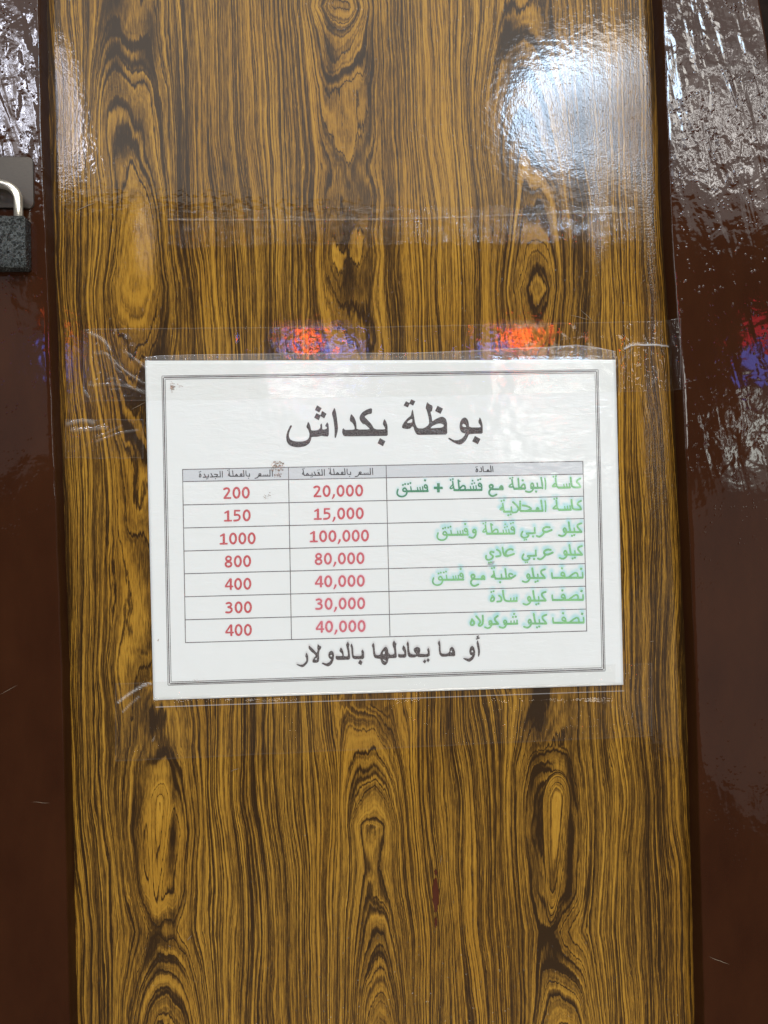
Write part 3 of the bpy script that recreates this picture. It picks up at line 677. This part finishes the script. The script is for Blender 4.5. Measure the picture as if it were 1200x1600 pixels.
w_mahallaya = Z(770, 735, 8, [('S', [(654,382),(664,440),(658,512)], 18), ('S', [(604,375),(624,508)], 22), ('S', [(622,506),(350,508)], 26), ('S', [(548,492),(556,464),(576,490),(552,498)], 28), ('S', [(372,438),(430,444),(492,482),(430,504)], 24), ('S', [(342,388),(342,500)], 24),
 ('S', [(252,396),(300,440),(326,480),(300,522),(248,526)], 23), ('S', [(230,458),(236,516)], 20), ('S', [(238,515),(140,516)], 26), ('D', (194,560), 16), ('D', (224,549), 16), ('S', [(148,515),(132,480),(124,415)], 21), ('S', [(126,455),(98,480),(90,492),(132,488)], 22), ('D', (108,382), 15), ('D', (139,374), 15)])
w_kilo = Z(795, 880, 9.6, [('S', [(540,223),(285,222)], 31), ('S', [(540,218),(520,190),(484,152),(482,122),(500,104),(540,92)], 29), ('S', [(440,220),(434,165)], 22), ('D', (400,280), 20), ('D', (434,267), 20), ('S', [(378,220),(362,150),(352,78)], 29),
 ('S', [(320,218),(275,212),(272,182),(290,158),(310,178),(316,215),(306,255),(270,284),(238,284),(206,270)], 27)])
w_nisf = Z(795, 880, 9.6, [('S', [(1104,217),(655,220)], 32), ('S', [(1110,212),(1106,142)], 24), ('D', (1085,85), 24), ('S', [(895,215),(960,162),(1008,138),(1034,160),(1036,212)], 27), ('S', [(842,215),(836,160),(810,133),(787,150),(784,184),(838,192)], 25), ('D', (798,76), 22), ('S', [(660,220),(646,190),(646,148)], 25)])
w_arabi = Z(795, 805, 9.6, [('S', [(642,222),(560,258),(512,240),(512,202),(560,174),(612,182)], 31), ('S', [(535,255),(508,292),(460,328),(420,312)], 28), ('S', [(388,190),(390,268)], 27), ('S', [(392,268),(270,274)], 29), ('D', (363,318), 21), ('S', [(268,276),(302,300),(282,328),(232,342),(192,324),(184,290),(206,246)], 27), ('D', (234,371), 15), ('D', (262,367), 15)])
w_adi = Z(745, 845, 6.857, [('S', [(398,140),(332,164),(304,146),(320,102),(364,86),(386,96)], 22), ('S', [(330,166),(288,158),(276,72)], 20), ('S', [(216,95),(250,112),(258,162),(208,168)], 21), ('S', [(180,122),(148,112),(140,138),(178,162),(164,194),(120,208),(96,190),(100,160)], 20), ('D', (130,233), 12), ('D', (152,230), 12)])
w_ulba = Z(670, 880, 9.6, [('S', [(1296,186),(1240,225),(1190,230)], 30), ('S', [(1254,168),(1222,152),(1198,170),(1206,206),(1240,226)], 27), ('S', [(1235,230),(1000,233)], 30), ('S', [(1166,225),(1146,86)], 28), ('S', [(1094,228),(1088,166)], 24), ('D', (1070,285), 21), ('S', [(1012,232),(986,205),(974,122)], 26), ('S', [(976,168),(946,196),(936,208),(985,206)], 24), ('D', (945,76), 19), ('D', (981,66), 19)])
w_sada = Z(755, 918, 7.27, [('S', [(382,112),(380,152)], 17), ('S', [(350,118),(348,152)], 16), ('S', [(314,122),(312,152)], 16), ('S', [(382,154),(250,158),(232,110),(224,36)], 21), ('S', [(180,92),(206,112),(210,156),(160,160)], 21), ('S', [(104,92),(126,118),(124,148),(92,160),(82,140),(104,104)], 21), ('D', (92,51), 14), ('D', (118,42), 14)])
w_shoko = Z(725, 952, 6.154, [('S', [(512,138),(390,142)], 20), ('S', [(510,106),(510,136)], 14), ('S', [(482,112),(482,136)], 13), ('S', [(452,114),(452,136)], 13), ('D', (482,45), 13), ('D', (470,74), 13), ('D', (498,72), 13), ('S', [(408,142),(382,130),(384,112),(398,104),(410,122),(406,150),(392,174),(368,180),(342,170)], 17),
 ('S', [(328,140),(245,145)], 20), ('S', [(328,138),(298,106),(294,86),(324,64)], 19), ('S', [(268,144),(242,132),(244,114),(258,108),(268,126),(266,152),(252,174),(228,184),(202,172)], 17), ('S', [(180,62),(184,130),(166,158),(142,160),(142,142),(164,120),(118,68)], 19), ('S', [(76,96),(100,124),(96,148),(68,154),(62,132),(76,104)], 19)])
w_waw = Z(670, 810, 9.6, [('S', [(704,212),(668,214),(660,188),(676,164),(698,170),(710,200),(700,258),(660,298),(606,280)], 27)])
rows = [
 w_kasa + w_albuza + shift(w_maa, 28.5, -140.4) + w_qishta + w_plus + w_fustuq,
 shift(w_kasa, 1.2, 34.7) + w_mahallaya,
 shift(w_kilo, 57.3-0.3, -71.9) + w_arabi + shift(w_qishta, 51.1, 68.1) + w_waw + shift(w_fustuq, 62.7, 68.1),
 shift(w_kilo, 58.0, -36.5) + shift(w_arabi, 1.7, 35.3) + w_adi,
 w_nisf + w_kilo + w_ulba + w_maa + shift(w_fustuq, 55.7, 138.3),
 shift(w_nisf, 0.6, 34.6) + shift(w_kilo, 1.3, 35.2) + w_sada,
 shift(w_nisf, 1.6, 70.2) + shift(w_kilo, 2.3, 71.1) + w_shoko]
DG = np.array((0.040, 0.23, 0.11)); LG = np.array((0.19, 0.50, 0.19))
for i, sh in enumerate(rows):
    def colr(px, py, i=i):
        t = np.clip((px-740)/130, 0, 1) if i == 0 else np.clip(0.45+(px-680)/170+0.12*i, 0.4, 1)
        t = (t + 0.5*smooth_noise(px, py, 60+i, 9))[:, None]; t = np.clip(t, 0, 1.1)
        return DG*(1-t)+LG*t
    print_shape('item_lettering', sh, colr, 0.5, ((0.38, 0.70, 0.72), 5.5 if i else 3.2, -0.3, -2.8 if i else -1.5, 0.8 if i else 0.45))

# ---- prices
def ell(cx, cy, rx, ry, n=18): return [(cx+rx*math.cos(2*math.pi*k/n), cy+ry*math.sin(2*math.pi*k/n)) for k in range(n+1)]
DIG = {'0': (174, [('S', ell(81, 113, 56, 93), 39)]), '1': (174, [('S', [(82,32),(82,205)], 42), ('S', [(76,30),(24,60)], 29), ('S', [(18,207),(140,207)], 31)]),
 '2': (174, [('S', [(24,42),(60,22),(104,28),(122,66),(100,112),(34,200)], 37), ('S', [(26,208),(142,208)], 32)]),
 '3': (174, [('S', [(30,36),(76,20),(120,46),(112,86),(62,104)], 35), ('S', [(62,104),(126,128),(128,178),(86,208),(22,202)], 36)]),
 '4': (174, [('S', [(118,24),(118,206)], 40), ('S', [(104,22),(22,144)], 31), ('S', [(20,158),(152,158)], 31)]),
 '5': (174, [('S', [(32,22),(120,22)], 31), ('S', [(34,24),(32,100)], 33), ('S', [(32,104),(76,94),(122,116),(128,160),(96,204),(20,208)], 35)]),
 '8': (174, [('S', ell(80, 62, 46, 42), 35), ('S', ell(80, 166, 54, 46), 37)]),
 ',': (88, [('P', [(29,170),(66,175),(59,215),(24,265),(-1,263),(19,220)], 1)])}
def price(txt, cx, cy):
    w = sum(DIG[c][0] for c in txt); x = -w/2; out = []
    for c in txt:
        for k, p, wd_ in DIG[c][1]:
            pp = [((a+x+6)/12, (b-113)/12) for a, b in p]
            out.append((k, [(cx+a, cy+b-a*0.017) for a, b in pp], wd_/12 if k == 'S' else wd_))
        x += DIG[c][0]
    return out
P_MID = [('20,000', 528.5, 767), ('15,000', 529.4, 802.5), ('100,000', 530.3, 837.5), ('80,000', 530.5, 872.7), ('40,000', 531, 908), ('30,000', 531.6, 943.2), ('40,000', 532.3, 978.8)]
P_NEW = [('200', 369.5, 770), ('150', 370.9, 805.5), ('1000', 371.4, 841.4), ('800', 371.6, 877), ('400', 372, 912.4), ('300', 372.8, 949), ('400', 372.8, 984.4)]
for i, (s, x, y) in enumerate(P_MID):
    c = np.array((0.55, 0.062, 0.075))*(1-i/9) + np.array((0.63, 0.145, 0.19))*(i/9)
    print_shape('price_lettering', price(s, x, y), c, 0.4, ((0.78, 0.50, 0.56), 2.6, 0.3, -0.6, 0.25+0.06*i))
for s, x, y in P_NEW:
    print_shape('price_lettering', price(s, x, y), (0.53, 0.062, 0.072), 0.4, ((0.80, 0.62, 0.62), 1.6, 0, 0, 0.3))

# ---- brown smears and specks on the sheet
def specks(name, cx, cy, rx, ry, n, big, parent=sign):
    r = np.random.default_rng(int(cx)); V = []; F = []; C = []
    for _ in range(n):
        a = r.random()*6.283; q_ = r.random()**0.7
        x = cx+rx*q_*math.cos(a); y = cy+ry*q_*math.sin(a); s = big*(0.35+0.65*r.random()**2); m = 7; k0 = len(V)
        dark = r.random(); col = np.array((0.50, 0.36, 0.28))*(1-dark)+np.array((0.15, 0.085, 0.06))*dark
        for j in range(m):
            t = 2*math.pi*j/m; rr = s*(0.55+0.7*r.random()); V.append((x+rr*math.cos(t)*1.25, y+rr*math.sin(t)*0.8)); C.append((*col, 1))
        F.append(list(range(k0, k0+m)))
    V = np.array(V); lifts = 0.00016 + np.repeat(np.arange(n), 7)*2.0e-6
    P = np.array([on_sheet(np.array([v[0]]), np.array([v[1]]), l)[0] for v, l in zip(V, lifts)])
    return link(name, P, F, M_INK, parent, False, {'ink': np.array(C)})
specks('dirt_stain', 433, 729, 11, 9, 70, 1.5); specks('dirt_stain', 434, 742, 6, 6, 26, 1.2); specks('dirt_stain', 420, 775.5, 9, 6, 22, 0.9)
specks('dirt_stain', 269, 604, 3.5, 9, 40, 1.5); specks('dirt_stain', 280, 604, 6, 6, 9, 1.0); specks('dirt_stain', 247.5, 1001, 0.6, 2, 4, 1.3); specks('dirt_stain', 297, 761, 0.5, 0.5, 2, 0.9)
specks('dirt_stain', 310, 1063, 14, 3, 14, 0.7)

# ---- clear film margin sticking out round the sheet
def strip_mesh(top_fn, bot_fn, x0, x1, nx_, ny_, depth, crease=None):
    xs = np.linspace(x0, x1, nx_); V = []; C = []
    X = np.repeat(xs, ny_); T = np.tile(np.linspace(0, 1, ny_), nx_)
    Y = top_fn(X)*(1-T) + bot_fn(X)*T
    yd = depth(X, Y); c = np.zeros_like(X)
    for pts, w, hgt, wt in (crease or []):
        p = chaikin(pts, False, 2); d = np.full(X.shape, 1e3)
        for a, b in zip(p[:-1], p[1:]): d = np.minimum(d, seg_dist(X, Y, a, b))
        g = np.exp(-(d/w)**2); yd = yd - hgt*g; c = np.maximum(c, wt*np.exp(-(d/(w*0.8))**2))
    dd = np.stack([(X-600)/FPX, (800-Y)/FPX, -np.ones_like(X)], -1) @ RM.T
    P = CP + dd*((yd-CP[1])/dd[:, 1])[:, None]
    return P, grid_faces(nx_, ny_), c
ptop = lambda x: np.interp(x, [226, 962], [563.2, 561.6]); pbot = lambda x: np.interp(x, [239, 974], [1094.4, 1070.4])
wav = lambda x: np.interp(x, [228, 250, 300, 380, 470, 560, 650, 730, 800, 860, 900, 935, 962], [558, 555.5, 554, 553, 552, 551.5, 551, 548, 544, 542, 538.5, 543, 549])
P, F, c = strip_mesh(wav, lambda x: ptop(x)-0.3, 227, 962, 300, 8, lambda x, y: -0.0008 - 0.0006*np.clip((563-y)/14, 0, 1)*(0.5+smooth_noise(x, y, 71, 20)))
c = np.tile(np.r_[0.35, np.zeros(7)], 300)
film = link('film_margin', P, F, M_SLEEVE, sign, True, {'crease': c})
P, F, c = strip_mesh(lambda x: pbot(x)+0.3, lambda x: np.interp(x, [243, 976], [1105.5, 1080]), 243, 975, 260, 6, lambda x, y: -0.0007+0*x)
c = np.tile(np.r_[np.zeros(5), 0.55], 260)
link('film_margin', P, F, M_TAPE, sign, True, {'crease': c})

# ------------------------------------------------------------------ clear tapes holding the sign
def tape(name, label, top, bot, x0, x1, dx, dy, depth, crease, mat=M_TAPE, edge=0.10, group='clear adhesive tapes on the door'):
    nx_ = int((x1-x0)/dx); ny_ = dy
    P, F, c = strip_mesh(top, bot, x0, x1, nx_, ny_, depth, crease)
    c = c.reshape(nx_, ny_); c[:, 0] = np.maximum(c[:, 0], edge); c[:, -1] = np.maximum(c[:, -1], edge*0.7); c[0] = np.maximum(c[0], edge); c[-1] = np.maximum(c[-1], edge)
    o = link(name, P, F, mat, None, True, {'crease': c.ravel()})
    return tag(o, label, 'tape', group)
def over_sheet(base):
    """tape lying on the panel, climbing over the sheet"""
    def d(x, y):
        ix = np.clip((x-222)/8, 0, 1)*np.clip((968-x)/8, 0, 1); iy = np.clip((y-556)/8, 0, 1)*np.clip((1098-y)/8, 0, 1)
        on = ix*iy
        z_ = -base*(1-on) + (sheet_y(x, y)-0.0005)*on
        return z_ - 0.00025*smooth_noise(x, y, 81, 14)*(1-0.7*on)
    return d
def top_tape_depth(x, y):
    d = over_sheet(0.0005)(x, y)
    e = np.interp(y, [480, 640], [1042, 1058])              # panel edge: the tape bridges the recess up to the stile
    k = np.clip((x-(e-14))/22, 0, 1); k = k*k*(3-2*k)
    cm = np.clip((226-x)/12, 0, 1)*np.clip((x-136)/10, 0, 1) + 0.7*np.clip((x-966)/12, 0, 1)
    d = d - cm*np.abs(0.0011*smooth_noise(x*0.7-y*0.45, y*0.5+x*0.3, 101, 9) + 0.0006*smooth_noise(x, y, 102, 5))
    return d*(1-k) + (STILE-0.0005-0.0006*smooth_noise(x, y, 83, 9))*k
cr = [([(138,520),(160,530),(172,548)], 2.38, 0.0010, 0.15), ([(150,553),(168,552),(180,575),(188,582)], 1.78, 0.0012, 0.12), ([(170,560),(200,585),(225,600)], 1.31, 0.0010, 0.10), ([(195,550),(215,565),(226,575)], 1.49, 0.0012, 0.12),
      ([(140,602),(175,600),(200,604),(226,615)], 1.31, 0.0010, 0.14), ([(165,595),(180,590),(205,606),(226,612)], 0.95, 0.0008, 0.12), ([(128,604),(134,616),(140,622)], 1.43, 0.0010, 0.18),
      ([(976,545),(988,538),(1010,539),(1028,539),(1044,541)], 1.25, 0.0016, 0.99), ([(964,575),(972,562),(988,545)], 0.95, 0.0009, 0.15), ([(965,590),(976,570),(986,552)], 0.65, 0.0008, 0.12), ([(965,604),(974,585),(978,572)], 0.65, 0.0008, 0.11), ([(966,618),(972,605),(974,592)], 0.54, 0.0006, 0.10),
      ([(1020,575),(1026,582),(1030,588),(1022,596),(1018,600)], 1.55, 0.0010, 0.15), ([(1030,577),(1026,584)], 0.95, 0.0008, 0.14), ([(1042,500),(1050,520),(1049,550),(1044,565)], 0.95, 0.0010, 0.07), ([(1040,545),(1046,556),(1049,575)], 0.89, 0.0010, 0.07), ([(1046,580),(1049,606)], 0.89, 0.0006, 0.06), ([(1054,500),(1060,512)], 0.83, 0.0006, 0.08)]
ttop = lambda x: np.interp(x, [136, 200, 600, 900, 1040, 1062], [514, 513, 510, 504, 501, 497]) + 0.8*smooth_noise(x, 0*x, 85, 12)
tbot = lambda x: np.interp(x, [136, 226, 600, 962, 1042, 1064], [627, 626, 620, 612, 611, 608])
tape('adhesive_tape', 'wide clear tape across the top of the sheet, creased at both ends', ttop, tbot, 130, 1064, 2.0, 60, top_tape_depth, cr)
cr2 = [([(105,662),(130,655),(145,660)], 4, 0.0008, .22), ([(112,672),(140,671),(165,668)], 3, 0.0006, .15), ([(150,690),(185,676),(215,672)], 1.4, 0.0004, .15), ([(150,683),(165,678),(190,665)], 1.2, 0.0004, .12)]  # the two broad creases paint white glare into the tape colour
tape('adhesive_tape', 'short scuffed clear tape on the panel left of the sheet', lambda x: 655+2*smooth_noise(x, 0*x, 87, 10), lambda x: 716+2*smooth_noise(x, 0*x, 88, 16), 102, 224, 1.6, 36, lambda x, y: -0.0005-0.0004*smooth_noise(x, y, 89, 9), cr2)
cr3 = [([(184,1098),(205,1082),(232,1066)], 1.3, 0.0008, .6), ([(192,1092),(215,1075),(236,1068)], 1.0, 0.0006, .45), ([(192,1112),(206,1098),(218,1088)], 1.0, 0.0005, .3)]
tape('adhesive_tape', 'clear tape along the bottom edge of the sheet onto the wood', lambda x: np.interp(x, [180, 1020], [1068, 1036]), lambda x: np.interp(x, [180, 1020], [1190, 1150]) + 1.0*smooth_noise(x, 0*x, 90, 20), 180, 1019, 2.4, 50, over_sheet(0.0005), cr3, M_THIN, edge=0.05)
def ragged(x, s): return 7*smooth_noise(x, 0*x, s, 16) + 4*smooth_noise(x, 0*x, s+1, 5)
cr4 = [([(262,343),(420,344),(600,343),(760,338),(880,333),(992,331)], 1.0, 0.0003, .55), ([(330,382),(450,380),(600,381),(740,386)], 1.0, 0.0002, .10)]
tape('adhesive_tape', 'old yellowed tape strip stuck across the panel above the sheet', lambda x: np.interp(x, [262, 992], [328, 320])+ragged(x, 91), lambda x: np.interp(x, [262, 992], [385, 378])+ragged(x, 95), 262, 994, 2.0, 30, lambda x, y: -0.0005-0.0003*smooth_noise(x, y, 93, 9), cr4, M_OLD, edge=0.05)

# ------------------------------------------------------------------ scratches and paint chips in the varnish
def scratch(parent, x0, y0, x1, y1, w, y=-0.0004):
    n = 8; t = np.linspace(0, 1, n); X = x0+(x1-x0)*t; Y = y0+(y1-y0)*t + 1.2*smooth_noise(X*3, Y_ := X*0, 97, 9)
    ww = w*np.sin(t*math.pi*0.96+0.06)
    dx, dy = (x1-x0), (y1-y0); L = math.hypot(dx, dy); nx_, ny_ = -dy/L, dx/L
    a = at(X+nx_*ww/2, Y+ny_*ww/2, y); b = at(X-nx_*ww/2, Y-ny_*ww/2, y)
    V = np.empty((2*n, 3)); V[0::2] = a; V[1::2] = b
    return V, [(2*i, 2*i+1, 2*i+3, 2*i+2) for i in range(n-1)]
t_ = NT('scratched_varnish'); M_SCR = t_.done(t_.pbsdf((0.22, 0.17, 0.12), 0.5, 0.3))
V = []; F = []
for s in [(116,330,150,316,1.1), (238,1160,242,1152,1.3), (243,1148,236,1160,1.0), (292,1470,300,1461,1.1), (890,492,922,500,.7), (205,640,228,628,.6), (985,1125,990,1112,.6), (1022,1002,1015,1003,.8), (263,1478,267,1480,1.0), (360,1205,374,1200,.9), (930,505,905,482,.7), (690,1335,688,1350,.6)]:
    v, fc = scratch(None, *s); F += [tuple(i+len(V) for i in q_) for q_ in fc]; V += list(v)
link('scratch_marks', V, F, M_SCR, door)
V = []; F = []
for s in [(0,1085,28,1070,.5), (50,1253,78,1255,.6), (1108,1495,1140,1507,.8)]:
    v, fc = scratch(None, *s, y=STILE-0.0004); F += [tuple(i+len(V) for i in q_) for q_ in fc]; V += list(v)
link('scratch_marks', V, F, M_SCR, door)
t2 = NT('reddish_paint_drip'); M_DRIP = t2.done(t2.pbsdf((0.075, 0.018, 0.007), 0.25, 0.5))
rr = np.random.default_rng(4); V = []; F = []
for y0, y1, w in ((1372, 1425, 9), (1432, 1450, 4), (1358, 1368, 4)):
    ys = np.linspace(y0, y1, 12); k0 = len(V)
    for j, y in enumerate(ys):
        hw = w/2*math.sin(math.pi*(j+0.4)/12)**0.6*(0.8+0.4*rr.random()); xc = 680+1.5*rr.random()
        for s_, d in ((-1, 0), (0, 0.0005), (1, 0)): V.append(at(xc+s_*hw, y, -0.0002-d))
        if j: 
            for a in (0, 1): F.append((k0+3*j-3+a, k0+3*j-2+a, k0+3*j+1+a, k0+3*j+a))
link('paint_drip', V, F, M_DRIP, door, True)
